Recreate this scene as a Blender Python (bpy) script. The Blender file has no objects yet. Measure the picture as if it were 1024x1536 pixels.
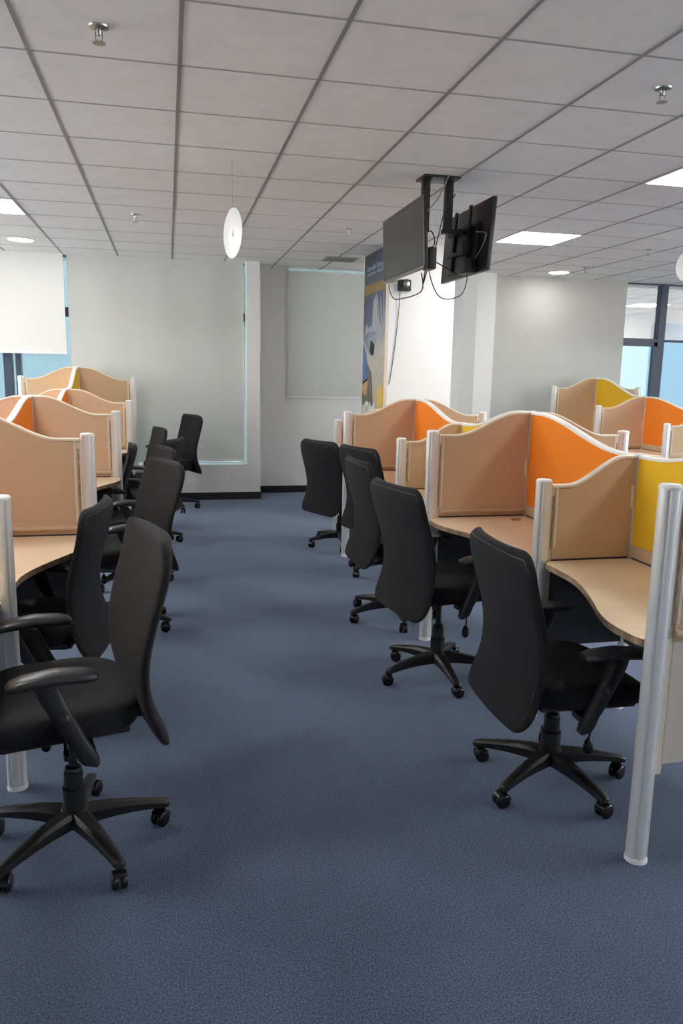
import bpy, bmesh, math, random
from mathutils import Vector, Matrix
random.seed(7)
PI = math.pi
SC = bpy.context.scene
COL = SC.collection
CZ = 2.811           # ceiling height

# ------------------------------------------------------------------ materials
def mat(name, col, rough=.6, metal=0., spec=.5, noise=None, bump=None, sheen=0., emit=None, vary=None):
    m = bpy.data.materials.new(name); m.use_nodes = True
    nt = m.node_tree; b = nt.nodes['Principled BSDF']
    b.inputs['Base Color'].default_value = (*col, 1)
    b.inputs['Roughness'].default_value = rough
    b.inputs['Metallic'].default_value = metal
    b.inputs['Specular IOR Level'].default_value = spec
    if sheen: b.inputs['Sheen Weight'].default_value = sheen
    if emit:
        b.inputs['Emission Color'].default_value = (*emit[0], 1); b.inputs['Emission Strength'].default_value = emit[1]
    tc = nt.nodes.new('ShaderNodeTexCoord')
    if vary:   # (scale, amount, detail, stretch xyz) colour variation of the material itself
        sc, am, det, st = vary
        mp = nt.nodes.new('ShaderNodeMapping'); mp.inputs['Scale'].default_value = st
        nt.links.new(tc.outputs['Object'], mp.inputs['Vector'])
        n = nt.nodes.new('ShaderNodeTexNoise'); n.inputs['Scale'].default_value = sc; n.inputs['Detail'].default_value = det
        nt.links.new(mp.outputs[0], n.inputs['Vector'])
        r = nt.nodes.new('ShaderNodeMapRange')
        r.inputs[1].default_value = .3; r.inputs[2].default_value = .7
        r.inputs[3].default_value = 1 - am; r.inputs[4].default_value = 1 + am
        nt.links.new(n.outputs['Fac'], r.inputs[0])
        v = nt.nodes.new('ShaderNodeVectorMath'); v.operation = 'SCALE'
        v.inputs[0].default_value = col
        nt.links.new(r.outputs[0], v.inputs['Scale']); nt.links.new(v.outputs[0], b.inputs['Base Color'])
    if bump:   # (scale, strength, distance)
        n2 = nt.nodes.new('ShaderNodeTexNoise'); n2.inputs['Scale'].default_value = bump[0]; n2.inputs['Detail'].default_value = 3
        nt.links.new(tc.outputs['Object'], n2.inputs['Vector'])
        bp = nt.nodes.new('ShaderNodeBump'); bp.inputs['Strength'].default_value = bump[1]; bp.inputs['Distance'].default_value = bump[2]
        nt.links.new(n2.outputs['Fac'], bp.inputs['Height']); nt.links.new(bp.outputs[0], b.inputs['Normal'])
    return m

M = {}
M['wall'] = mat('painted_wall', (.84, .84, .825), .8, bump=(60, .05, .002))
M['ceil'] = mat('ceiling_tile', (.87, .88, .87), .9, vary=(9, .03, 6, (1, 1, 1)), bump=(260, .25, .002))
M['tbar'] = mat('ceiling_tee_grey', (.26, .26, .26), .5)
M['tbar2'] = mat('ceiling_cross_tee_grey', (.42, .42, .41), .5)
M['base'] = mat('black_skirting', (.012, .013, .016), .4)
M['frame'] = mat('window_frame_slate', (.05, .07, .11), .4)
M['blind'] = mat('roller_blind_fabric', (.74, .735, .72), .85, bump=(300, .1, .001))
M['blindw'] = mat('roller_blind_light', (.78, .775, .755), .85, bump=(300, .1, .001))
def translucent(m, f, col):
    nt = m.node_tree; b = nt.nodes['Principled BSDF']; o = nt.nodes['Material Output']
    t = nt.nodes.new('ShaderNodeBsdfTranslucent'); t.inputs[0].default_value = (*col, 1)
    mx = nt.nodes.new('ShaderNodeMixShader'); mx.inputs[0].default_value = f
    nt.links.new(b.outputs[0], mx.inputs[1]); nt.links.new(t.outputs[0], mx.inputs[2]); nt.links.new(mx.outputs[0], o.inputs[0])
translucent(M['blind'], .45, (.87, .81, .75)); translucent(M['blindw'], .15, (.9, .89, .87))
M['white'] = mat('white_plastic', (.82, .82, .80), .45)
M['fabric'] = mat('tan_partition_cloth', (.60, .415, .265), .95, vary=(700, .12, 2, (1, 1, 1)), bump=(900, .3, .001), sheen=.1)
M['orange'] = mat('orange_partition_cloth', (.86, .225, .012), .95, vary=(700, .1, 2, (1, 1, 1)), bump=(900, .3, .001))
M['yellow'] = mat('yellow_partition_cloth', (.82, .49, .02), .95, vary=(700, .1, 2, (1, 1, 1)), bump=(900, .3, .001))
M['trim'] = mat('cream_edging', (.76, .66, .52), .45)
M['rail'] = mat('tan_cable_rail', (.56, .41, .27), .5)
M['dark'] = mat('charcoal_modesty_panel', (.055, .057, .062), .6)
M['trimw'] = mat('white_edging', (.86, .84, .80), .4)
M['mel'] = mat('beige_melamine', (.62, .56, .47), .5)
M['alu'] = mat('brushed_aluminium', (.80, .80, .785), .36, metal=.35)
M['maple'] = mat('maple_laminate', (.82, .645, .45), .38, vary=(6, .07, 5, (1.2, 14, 1)))
M['edge'] = mat('worn_board_edge', (.34, .235, .145), .7, vary=(40, .45, 4, (1, 1, 1)))
M['chairf'] = mat('black_chair_mesh_fabric', (.0076, .0088, .0112), .82, spec=.3, sheen=.05)
M['plast'] = mat('black_chair_plastic', (.012, .0125, .0135), .42, bump=(500, .1, .0006))
M['pad'] = mat('dark_grey_arm_plastic', (.022, .024, .028), .36, bump=(500, .1, .0006))
M['wheel'] = mat('glossy_caster_black', (.008, .008, .009), .22)
M['tvs'] = mat('matte_dark_screen', (.022, .021, .020), .16, spec=.6)
M['tvb'] = mat('black_tv_plastic', (.014, .014, .015), .35)
M['bezel'] = mat('grey_tv_bezel', (.16, .15, .14), .3, metal=.3)
M['blackm'] = mat('black_steel', (.012, .012, .012), .45)
M['cable'] = mat('black_cable', (.012, .012, .012), .5)
M['wcable'] = mat('grey_cable', (.25, .25, .25), .5)
M['chrome'] = mat('dull_chrome', (.42, .41, .40), .3, metal=.9)
M['disc'] = mat('white_acrylic', (.70, .70, .69), .3)
M['light'] = mat('lamp_diffuser', (1, 1, 1), .5, emit=((1, .985, .95), 28.))
M['down'] = mat('downlight_diffuser', (1, 1, 1), .5, emit=((1, .985, .95), 42.))
M['pnavy'] = mat('poster_navy', (.045, .06, .11), .3)
M['ink'] = mat('poster_grey_ink', (.35, .38, .45), .4)
M['gold'] = mat('poster_gold', (.25, .175, .075), .4)
M['gold2'] = mat('poster_gold_lettering', (.50, .32, .10), .4)
M['pcloth'] = mat('poster_pale_figure', (.36, .38, .42), .4)
M['pcloth2'] = mat('poster_cream_figure', (.50, .46, .40), .4)
M['pblue'] = mat('poster_blue', (.07, .16, .36), .4)
M['porange'] = mat('poster_orange', (.52, .30, .12), .4)
M['pdark'] = mat('poster_brown_grey', (.13, .12, .10), .4)
M['pyel'] = mat('poster_yellow', (.78, .52, .08), .4)
M['pwhite'] = mat('poster_white', (.75, .76, .78), .4)
M['facade'] = mat('pale_blue_facade', (.66, .72, .78), .6)
M['facade2'] = mat('grey_blue_facade', (.52, .68, .86), .6)
M['facadew'] = mat('facade_window_band', (.62, .70, .78), .3)

def weave(m, scale, strength, dist):
    """fine woven rib on the chair cloth"""
    nt = m.node_tree; b = nt.nodes['Principled BSDF']
    tc = nt.nodes.new('ShaderNodeTexCoord')
    w1 = nt.nodes.new('ShaderNodeTexWave'); w1.bands_direction = 'DIAGONAL'; w1.inputs['Scale'].default_value = scale
    w1.inputs['Distortion'].default_value = .6
    nt.links.new(tc.outputs['Object'], w1.inputs['Vector'])
    bp = nt.nodes.new('ShaderNodeBump'); bp.inputs['Strength'].default_value = strength; bp.inputs['Distance'].default_value = dist
    nt.links.new(w1.outputs['Fac'], bp.inputs['Height']); nt.links.new(bp.outputs[0], b.inputs['Normal'])
weave(M['chairf'], 60, .5, .002)

def carpet():
    m = bpy.data.materials.new('blue_loop_carpet'); m.use_nodes = True
    nt = m.node_tree; b = nt.nodes['Principled BSDF']; b.inputs['Roughness'].default_value = .97
    b.inputs['Specular IOR Level'].default_value = .15; b.inputs['Sheen Weight'].default_value = .8; b.inputs['Sheen Roughness'].default_value = .45
    b.inputs['Sheen Tint'].default_value = (.5, .6, .8, 1)
    tc = nt.nodes.new('ShaderNodeTexCoord')
    def noise(s, d):
        n = nt.nodes.new('ShaderNodeTexNoise'); n.inputs['Scale'].default_value = s; n.inputs['Detail'].default_value = d
        nt.links.new(tc.outputs['Object'], n.inputs['Vector']); return n
    n1 = noise(190, 5); n2 = noise(1.6, 4); n3 = noise(9, 4)
    r = nt.nodes.new('ShaderNodeValToRGB')
    r.color_ramp.elements[0].position = .34; r.color_ramp.elements[0].color = (.019, .027, .055, 1)
    r.color_ramp.elements[1].position = .68; r.color_ramp.elements[1].color = (.108, .134, .220, 1)
    nt.links.new(n1.outputs['Fac'], r.inputs['Fac'])
    mr = nt.nodes.new('ShaderNodeMapRange'); mr.inputs[1].default_value = .3; mr.inputs[2].default_value = .7
    mr.inputs[3].default_value = .88; mr.inputs[4].default_value = 1.12
    nt.links.new(n2.outputs['Fac'], mr.inputs[0])
    mr3 = nt.nodes.new('ShaderNodeMapRange'); mr3.inputs[1].default_value = .3; mr3.inputs[2].default_value = .7
    mr3.inputs[3].default_value = .95; mr3.inputs[4].default_value = 1.05
    nt.links.new(n3.outputs['Fac'], mr3.inputs[0])
    mu = nt.nodes.new('ShaderNodeMath'); mu.operation = 'MULTIPLY'
    nt.links.new(mr.outputs[0], mu.inputs[0]); nt.links.new(mr3.outputs[0], mu.inputs[1])
    v = nt.nodes.new('ShaderNodeVectorMath'); v.operation = 'SCALE'
    nt.links.new(r.outputs[0], v.inputs[0]); nt.links.new(mu.outputs[0], v.inputs['Scale'])
    nt.links.new(v.outputs[0], b.inputs['Base Color'])
    bp = nt.nodes.new('ShaderNodeBump'); bp.inputs['Strength'].default_value = .35; bp.inputs['Distance'].default_value = .002
    nt.links.new(n1.outputs['Fac'], bp.inputs['Height']); nt.links.new(bp.outputs[0], b.inputs['Normal'])
    return m
M['carpet'] = carpet()

def glass(name, refl, tint):
    m = bpy.data.materials.new(name); m.use_nodes = True; nt = m.node_tree
    nt.nodes.remove(nt.nodes['Principled BSDF'])
    o = nt.nodes['Material Output']; t = nt.nodes.new('ShaderNodeBsdfTransparent'); t.inputs[0].default_value = (*tint, 1)
    g = nt.nodes.new('ShaderNodeBsdfGlossy'); g.inputs['Roughness'].default_value = .01
    mx = nt.nodes.new('ShaderNodeMixShader'); mx.inputs[0].default_value = refl
    nt.links.new(t.outputs[0], mx.inputs[1]); nt.links.new(g.outputs[0], mx.inputs[2]); nt.links.new(mx.outputs[0], o.inputs[0])
    return m
M['clear'] = glass('added_window_clear_glass', .04, (.98, .99, .99))
M['glass'] = glass('sky_dimming_glass', .05, (.262, .310, .322))  # tint put in to dim the boosted sky behind the visible windows
M['film'] = glass('reflective_window_film', .42, (.335, .34, .345))

def poster_mat():
    """printed artwork: navy at the head fading to cream at the foot (ink on the board)"""
    m = bpy.data.materials.new('printed_poster'); m.use_nodes = True; nt = m.node_tree; b = nt.nodes['Principled BSDF']
    b.inputs['Roughness'].default_value = .3
    tc = nt.nodes.new('ShaderNodeTexCoord'); sx = nt.nodes.new('ShaderNodeSeparateXYZ'); nt.links.new(tc.outputs['Object'], sx.inputs[0])
    n = nt.nodes.new('ShaderNodeTexNoise'); n.inputs['Scale'].default_value = 2.5; nt.links.new(tc.outputs['Object'], n.inputs['Vector'])
    # height plus a diagonal share of width
    a = nt.nodes.new('ShaderNodeMath'); a.operation = 'MULTIPLY_ADD'; a.inputs[1].default_value = .45
    nt.links.new(sx.outputs['Y'], a.inputs[0]); nt.links.new(sx.outputs['Z'], a.inputs[2])
    a2 = nt.nodes.new('ShaderNodeMath'); a2.operation = 'MULTIPLY_ADD'; a2.inputs[1].default_value = .5
    nt.links.new(n.outputs['Fac'], a2.inputs[0]); nt.links.new(a.outputs[0], a2.inputs[2])
    mr = nt.nodes.new('ShaderNodeMapRange'); mr.inputs[1].default_value = 4.95; mr.inputs[2].default_value = 6.75
    nt.links.new(a2.outputs[0], mr.inputs[0])
    r = nt.nodes.new('ShaderNodeValToRGB'); e = r.color_ramp.elements
    e[0].position = 0; e[0].color = (.50, .42, .30, 1); e[1].position = 1; e[1].color = (.030, .036, .055, 1)
    for p, c in ((.30, (.50, .47, .42)), (.46, (.26, .30, .38)), (.60, (.075, .105, .18)), (.80, (.045, .06, .12))):
        x = e.new(p); x.color = (*c, 1)
    nt.links.new(mr.outputs[0], r.inputs[0]); nt.links.new(r.outputs[0], b.inputs['Base Color'])
    return m
M['poster'] = poster_mat()

# ------------------------------------------------------------------ mesh helpers
class MB:
    def __init__(s): s.bm = bmesh.new()
    def box(s, x0, x1, y0, y1, z0, z1, bev=0, mtx=None):
        r = bmesh.ops.create_cube(s.bm, size=1)
        vs = r['verts']
        bmesh.ops.scale(s.bm, vec=(abs(x1-x0), abs(y1-y0), abs(z1-z0)), verts=vs)
        bmesh.ops.translate(s.bm, vec=((x0+x1)/2, (y0+y1)/2, (z0+z1)/2), verts=vs)
        if bev:
            es = list({e for v in vs for e in v.link_edges})
            q = bmesh.ops.bevel(s.bm, geom=es, offset=bev, segments=2, affect='EDGES', profile=.6)
            vs = list({v for f in q['faces'] for v in f.verts} | {v for v in vs if v.is_valid})
        if mtx: bmesh.ops.transform(s.bm, matrix=mtx, verts=vs)
        return s
    def loft(s, rings, cap=True, closed=True):
        L = []
        for r in rings: L.append([s.bm.verts.new(p) for p in r])
        n = len(L[0])
        for a, b in zip(L[:-1], L[1:]):
            for i in range(n if closed else n-1):
                j = (i+1) % n
                s.bm.faces.new((a[i], a[j], b[j], b[i]))
        if cap:
            s.bm.faces.new(list(reversed(L[0]))); s.bm.faces.new(L[-1])
        return s
    def tube(s, pts, rad, n=10, cap=True):
        pts = [Vector(p) for p in pts]; R = []
        rads = rad if isinstance(rad, (list, tuple)) else [rad]*len(pts)
        up = None
        for i, p in enumerate(pts):
            t = (pts[min(i+1, len(pts)-1)] - pts[max(i-1, 0)]).normalized()
            if up is None:
                up = Vector((0, 0, 1)) if abs(t.z) < .9 else Vector((1, 0, 0))
            a = t.cross(up).normalized(); up = a.cross(t).normalized()
            R.append([p + (a*math.cos(2*PI*k/n) + up*math.sin(2*PI*k/n))*rads[i] for k in range(n)])
        return s.loft(R, cap)
    def lathe(s, prof, c=(0, 0), n=24, axis='z', cap=True):
        R = []
        for r, z in prof:
            ring = []
            for k in range(n):
                a = 2*PI*k/n
                if axis == 'z': ring.append((c[0]+r*math.cos(a), c[1]+r*math.sin(a), z))
                elif axis == 'x': ring.append((z, c[0]+r*math.cos(a), c[1]+r*math.sin(a)))
                else: ring.append((c[0]+r*math.cos(a), z, c[1]+r*math.sin(a)))
            R.append(ring)
        return s.loft(R, cap)
    def prism(s, poly, f0, f1, bev=0):
        """poly of 2-D points, f0/f1 map (u,v)->3-D for the two faces"""
        a = [s.bm.verts.new(f0(*p)) for p in poly]; b = [s.bm.verts.new(f1(*p)) for p in poly]
        n = len(poly)
        s.bm.faces.new(a); s.bm.faces.new(list(reversed(b)))
        for i in range(n):
            j = (i+1) % n; s.bm.faces.new((a[j], a[i], b[i], b[j]))
        return s
    def done(s, name, m, parent=None, smooth=40, mtx=None, m2=None, side_z=None):
        bm = s.bm
        if mtx: bm.transform(mtx)
        bmesh.ops.recalc_face_normals(bm, faces=bm.faces)
        me = bpy.data.meshes.new(name); bm.to_mesh(me); bm.free()
        me.materials.append(m)
        if m2:
            me.materials.append(m2)
            for p in me.polygons:
                if abs(p.normal.z) < .5: p.material_index = 1
        if smooth:
            me.shade_smooth(); me.set_sharp_from_angle(angle=math.radians(smooth))
        o = bpy.data.objects.new(name, me); COL.objects.link(o)
        if parent: o.parent = parent
        return o

def empty(name, loc=(0, 0, 0), rz=0):
    o = bpy.data.objects.new(name, None); COL.objects.link(o); o.location = loc; o.rotation_euler.z = rz
    o.empty_display_size = .1
    return o
def tag(o, label, cat, group=None):
    o['label'] = label; o['category'] = cat
    if group: o['group'] = group
    return o
def struct(o): o['kind'] = 'structure'; return o
def copy_tree(o, parent=None):
    c = o.copy(); COL.objects.link(c); c.parent = parent
    for ch in list(o.children):
        copy_tree(ch, c)
    return c
def sstep(t, a=0., b=1.):
    t = max(0, min(1, (t-a)/(b-a))); return t*t*(3-2*t)

# ------------------------------------------------------------------ room shell
XL, XR, YB = -5.6, 9.2, -3.6
YW = 9.35      # inner face of the window wall on the left
YR = 9.83      # recessed wall
YG = 9.62      # glass plane
struct(MB().box(XL-.2, XR+.2, YB-.2, 10.1, -.1, 0).done('floor', M['carpet'], smooth=0))
cl = struct(MB().box(XL-.2, XR+.2, YB-.2, 10.1, CZ, CZ+.1).done('ceiling', M['ceil'], smooth=0))
# ceiling grid: main tees along the room, cross tees across
GX, GY = -.523, 3.002
g = MB()
kx = [GX + .6*k for k in range(-8, 17) if XL < GX+.6*k < XR]
for x in kx: g.box(x-.0085, x+.0085, YB, YR, CZ-.003, CZ+.01)
g.done('ceiling_grid', M['tbar'], cl, smooth=0)
g = MB()
for r in range(-11, 12):
    y = GY + .6*r
    if y < YR: g.box(XL, XR, y-.0055, y+.0055, CZ-.002, CZ+.01)
g.done('cross_tee', M['tbar2'], cl, smooth=0)

# side walls; their unseen window bands are added to bring in more daylight
def side_wall(name, x0, x1, ya, yb):
    b = MB(); b.box(x0, x1, YB, 10.1, 0, .85); b.box(x0, x1, YB, ya, .85, CZ); b.box(x0, x1, yb, 10.1, .85, CZ)
    struct(b.done(name, M['wall'], smooth=0))
side_wall('wall_left', XL-.2, XL, 2.6, 9.2)
side_wall('wall_right', XR, XR+.2, -2.3, 4.3)
for n_, xx, ys0 in (('added_window_4', XL-.1, 2.6), ('added_window_5', XR+.1, -2.3)):
    fr = MB()
    for k in range(5): fr.box(xx-.03, xx+.03, ys0+k*1.635, ys0+.06+k*1.635, .85, CZ)
    fr.box(xx-.03, xx+.03, ys0, ys0+6.6, .85, .91)
    fo = struct(fr.done(n_, M['frame'], smooth=0))
    MB().box(xx-.004, xx+.004, ys0+.02, ys0+6.58, .87, CZ-.005).done('window_glass', M['clear'], fo, smooth=0)
struct(MB().box(XL, XR, YB-.2, YB, 0, CZ).done('wall_back', M['wall'], smooth=0))
# far wall with its three window openings
W = MB()
W.box(XL, .925, YW, YG+.1, 0, .40)                 # below left window
W.box(.925, 1.085, YW, 10.05, 0, CZ)                # pier
W.box(1.085, 1.50, YR, 10.05, 0, CZ)                # recess beside small window
W.box(1.50, 2.62, YR, 10.05, 0, 1.215)              # below small window
W.box(2.62, 4.05, YR, 10.05, 0, CZ)
W.box(3.80, 4.05, YW-.03, YR, 0, CZ)                # right pier
W.box(4.05, XR, YG-.12, YG+.1, 0, .95)              # below right window
struct(W.done('wall_far', M['wall'], smooth=0))
# pillar carrying the poster
struct(MB().box(2.165, 2.85, 7.60, 8.62, 0, CZ).done('wall_pillar', M['wall'], smooth=0))
# skirting
B = MB(); B.box(XL, 1.097, YW-.012, YW, 0, .09); B.box(1.085, 1.097, YW-.012, YR, 0, .09)
B.box(1.097, 3.80, YR-.012, YR, 0, .09); B.box(3.788, 3.80, YW-.03, YR-.012, 0, .09); B.box(3.788, 4.05, YW-.042, YW-.03, 0, .09)
B.box(4.05, XR, YG-.132, YG-.12, 0, .09)
struct(B.done('baseboard_far', M['base'], smooth=0))
B = MB(); B.box(2.153, 2.862, 7.588, 7.60, 0, .09); B.box(2.153, 2.165, 7.60, 8.62, 0, .09); B.box(2.85, 2.862, 7.60, 8.62, 0, .09)
struct(B.done('baseboard_pillar', M['base'], smooth=0))
# white sill of the left window
struct(MB().box(XL, .925, YW+.0, YG, .40, .425, .002).done('trim_1', M['white'], smooth=0))

def window(name, x0, x1, z0, z1, y, mulls, trans, sash=None, film_above=None):
    f = MB()
    t = .05
    f.box(x0, x1, y-.03, y+.03, z0, z0+t); f.box(x0, x1, y-.03, y+.03, z1-.02, z1)
    f.box(x0, x0+t*.5, y-.03, y+.03, z0, z1); f.box(x1-t*.5, x1, y-.03, y+.03, z0, z1)
    for a, b in mulls: f.box(a, b, y-.05, y+.05, z0, z1, .004)
    for a, b, c, d in trans: f.box(a, b, y-.045, y+.045, c, d, .004)
    if sash:
        a, b, c, d = sash
        f.box(a, b, y-.06, y, d-.055, d, .003); f.box(b-.06, b, y-.06, y, c, d, .003); f.box(a, a+.05, y-.06, y, c, d, .003); f.box(a, b, y-.06, y, c, c+.05, .003)
    o = struct(f.done(name, M['frame'], smooth=0))
    zt = film_above if film_above else z1
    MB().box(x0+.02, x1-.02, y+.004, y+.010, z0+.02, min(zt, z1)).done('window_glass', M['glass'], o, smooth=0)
    if film_above:
        MB().box(x0+.02, x1-.02, y+.004, y+.010, film_above, z1-.01).done('upper_window_glass', M['film'], o, smooth=0)
    return o
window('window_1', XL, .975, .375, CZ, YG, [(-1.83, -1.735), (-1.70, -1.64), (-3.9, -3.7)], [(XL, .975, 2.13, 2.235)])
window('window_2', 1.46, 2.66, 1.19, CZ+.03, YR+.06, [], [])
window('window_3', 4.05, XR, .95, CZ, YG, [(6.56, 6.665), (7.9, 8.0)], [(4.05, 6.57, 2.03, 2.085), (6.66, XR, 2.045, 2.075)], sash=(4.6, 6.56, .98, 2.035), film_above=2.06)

def blind(name, x0, x1, z0, z1, y, m, label, cassette=True, barm='white'):
    r = empty(name, ((x0+x1)/2, y, z0)); tag(r, label, 'blind')
    T = Matrix.Translation(-Vector(r.location))
    s = MB()
    n = 24; R = []
    for i in range(n+1):
        x = x0 + (x1-x0)*i/n
        yy = y + .004*math.sin(i*.9) + .003*math.sin(i*.37+1)
        R.append([(x, yy-.0015, z0+.02), (x, yy-.0015, z1), (x, yy+.0015, z1), (x, yy+.0015, z0+.02)])
    s.loft(R).done('blind_fabric', m, r, mtx=T)
    MB().box(x0, x1, y-.012, y+.012, z0, z0+.028, .005).done('bottom_bar', M[barm], r, mtx=T)
    return r
blind('roller_blind', -3.4, -1.118, 1.700, CZ-.002, YW+.09, M['blindw'], 'pale roller blind at far left, raised halfway up the window')
blind('roller_blind', -1.08, .892, .457, CZ-.002, YW+.10, M['blind'], 'wide grey roller blind reaching almost down to the low sill, left of the white pier')
blind('roller_blind', 1.47, 2.60, 1.215, 2.785, YR-.02, M['blind'], 'smaller grey roller blind over high window beside the poster pillar')
blind('roller_blind', 4.055, 5.965, .35, CZ-.002, YG-.16, M['blind'], 'grey roller blind on the right, beside the uncovered window')
# chain of the wide blind
c = MB(); c.tube([(.895, YW+.075, 2.78), (.897, YW+.075, .46)], .0025, 6)
tag(c.done('blind_chain', M['white']), 'thin white pull chain hanging at right edge of wide grey blind', 'chain')

# ------------------------------------------------------------------ outside
def building(loc, w, h, m, label, floors, dep=8):
    r = empty('office_building', loc); tag(r, label, 'building')
    MB().box(-w/2, w/2, 0, dep, -12, h).done('facade', m, r, smooth=0)
    for i in range(floors):
        z = -10 + i*3.4
        MB().box(-w/2+.6, w/2-.6, -.08, .02, z, z+1.7).done('window_band', M['facadew'], r, smooth=0)
    return r
building((-9, 26, 0), 22, 14, M['facade'], 'pale blue building seen outside under the raised blind', 4)
building((26.9, 26, 0), 18, 3.6, M['facade2'], 'blue grey building seen through the window at the right edge', 1, .6)

# ------------------------------------------------------------------ ceiling fixtures
def panel_light(x, y, label):
    r = empty('ceiling_light_panel', (x+.3, y+.3, CZ)); tag(r, label, 'ceiling light', 'square ceiling light panels' )
    f = MB()
    for a in ((-.298, .298, -.298, -.285), (-.298, .298, .285, .298), (-.298, -.285, -.285, .285), (.285, .298, -.285, .285)):
        f.box(*a, -.008, 0)
    f.done('frame', M['white'], r, smooth=0)
    MB().box(-.285, .285, -.285, .285, -.006, 0).done('diffuser', M['light'], r, smooth=0)
names = {(6, 6): 'square white ceiling panel light to the right of the hanging televisions',
         (6, 2): 'square white ceiling panel light cut by the right edge of the picture',
         (-2, 6): 'square white ceiling panel light at the left edge'}
for kx_ in (-2, 6, 14):
    for ry in (-2, 2, 6):
        x = GX+.6*kx_; y = GY+.6*ry
        panel_light(x, y, names.get((kx_, ry), 'square white ceiling panel light outside the picture'))
def downlight(x, y, label):
    r = empty('downlight', (x, y, CZ)); tag(r, label, 'ceiling light')
    MB().lathe([(.132, 0), (.13, -.006), (.118, -.008), (.118, 0)], n=40).done('trim_ring', M['white'], r)
    MB().lathe([(.117, 0), (.117, -.006), (.05, -.0065)], n=40).done('diffuser', M['down'], r)
downlight(4.71, 8.98, 'small round downlight at far right above the grey blind')
downlight(-1.41, 8.60, 'small round downlight at far left above the raised blind')
def sprinkler(x, y, label):
    r = empty('sprinkler_head', (x, y, CZ)); tag(r, label, 'sprinkler')
    MB().lathe([(.038, 0), (.036, -.006), (.016, -.012), (.013, 0)], n=20).done('escutcheon', M['chrome'], r)
    b = MB(); b.lathe([(.009, 0), (.009, -.028), (.006, -.032)], n=10)
    b.tube([(-.012, 0, -.02), (-.013, 0, -.045), (0, 0, -.056)], .0028, 6); b.tube([(.012, 0, -.02), (.013, 0, -.045), (0, 0, -.056)], .0028, 6)
    b.tube([(-.012, 0, -.02), (.012, 0, -.02)], .003, 6)
    b.done('sprinkler_body', M['chrome'], r)
    MB().lathe([(.006, -.055), (.024, -.057), (.024, -.060), (.004, -.061)], n=16).done('deflector', M['chrome'], r)
for x, y, l in ((-.225, 3.30, 'sprinkler head in the near left ceiling, top left corner of picture'), (-.232, 6.93, 'sprinkler head above the wide grey blind, left of the hanging disc'),
                (1.60, 7.0, 'sprinkler head just left of the hanging televisions'), (2.17, 3.29, 'sprinkler head in the near right ceiling by the right edge'),
                (4.70, 7.13, 'sprinkler head at right beyond the square light panels'), (4.79, 8.49, 'sprinkler head beside the far right round downlight')):
    sprinkler(x, y, l)
v = empty('ceiling_vent', (2.0, 8.85, CZ)); tag(v, 'grey ceiling air slot partly behind the poster pillar', 'vent')
MB().box(-.26, .12, -.20, .16, -.006, 0).done('frame', M['tbar2'], v, smooth=0)
for i in range(4): MB().box(-.24, .10, -.16+i*.08, -.13+i*.08, -.012, -.006).done('slat', M['tbar'], v, smooth=0)

def hanging_disc(x, y, z, label):
    a = math.radians(72.4)
    r = empty('hanging_disc_sign', (x, y, z), -a); tag(r, label, 'sign')
    R = .15
    MB().lathe([(R-.003, -.003), (R, -.001), (R, .001), (R-.003, .003)], n=64, axis='y').done('disc', M['disc'], r)
    MB().lathe([(.018, -.009), (.018, -.003)], n=20, axis='y').done('centre_button', M['white'], r)
    MB().tube([(0, 0, R-.003), (0, 0, CZ-z)], .0009, 6).done('suspension_wire', M['wcable'], r)
hanging_disc(.414, 5.03, 2.385, 'round white disc hung from ceiling, seen almost edge on left of the televisions')
hanging_disc(4.63, 6.37, 2.56, 'round white disc hung from ceiling, cut by the right edge of the picture')

# ------------------------------------------------------------------ televisions
def tv(x, y0, y1, z0, z1, side, label, tilt=0.):
    """side=-1 screen faces -X"""
    r = empty('television', (x, (y0+y1)/2, z0)); tag(r, label, 'television')
    hw = (y1-y0)/2; hh = z1-z0; s = side
    r.rotation_euler.y = tilt
    MB().box(0, -s*.022, -hw, hw, 0, hh, .004).done('casing', M['tvb'], r)
    MB().box(s*.002, s*.004, -hw+.012, hw-.012, .022, hh-.012).done('screen', M['tvs'], r, smooth=0)
    b = MB(); b.box(s*.0, s*.006, -hw, hw, 0, .016, .002); b.box(s*0, s*.006, -hw, hw, hh-.009, hh, .002)
    b.box(s*0, s*.006, -hw, -hw+.009, 0, hh, .002); b.box(s*0, s*.006, hw-.009, hw, 0, hh, .002)
    b.done('bezel', M['bezel'], r)
    MB().box(-s*.018, -s*.05, -hw*.62, hw*.62, .03, hh*.72, .012).done('back_cover', M['tvb'], r)
    k = MB(); k.box(-s*.05, -s*.066, -.16, -.125, .04, hh*.98, .003); k.box(-s*.05, -s*.066, .10, .135, .04, hh*.98, .003)
    k.box(-s*.064, -s*.082, -.20, .18, hh*.62, hh*.70, .003); k.box(-s*.064, -s*.082, -.20, .18, hh*.30, hh*.36, .003)
    k.done('wall_bracket', M['blackm'], r)
    MB().box(s*.006, s*.008, -.02, .02, .004, .011).done('maker_badge', M['chrome'], r, smooth=0)
    return r
tv(1.545, 4.65, 5.55, 2.185, 2.61, -1, 'television with its dark screen facing left, hung from the ceiling', -.05)
tv(1.995, 4.72, 5.56, 2.20, 2.645, 1, 'television seen from behind, right one of the hanging pair', .06)
mt = empty('television_ceiling_mount', (1.76, 5.08, CZ)); tag(mt, 'black steel ceiling mount with two poles between the two televisions', 'mount')
MB().box(-.125, .125, -.09, .09, -.014, 0, .003).done('ceiling_plate', M['blackm'], mt)
for dx in (-.085, .075):
    MB().box(dx-.025, dx+.025, -.025, .025, -.33, -.012, .003).done('pole', M['blackm'], mt)
MB().box(-.145, -.06, -.03, .03, -.345, -.315, .003).done('arm', M['blackm'], mt)
MB().box(.04, .185, -.03, .03, -.345, -.315, .003).done('arm', M['blackm'], mt)
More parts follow.
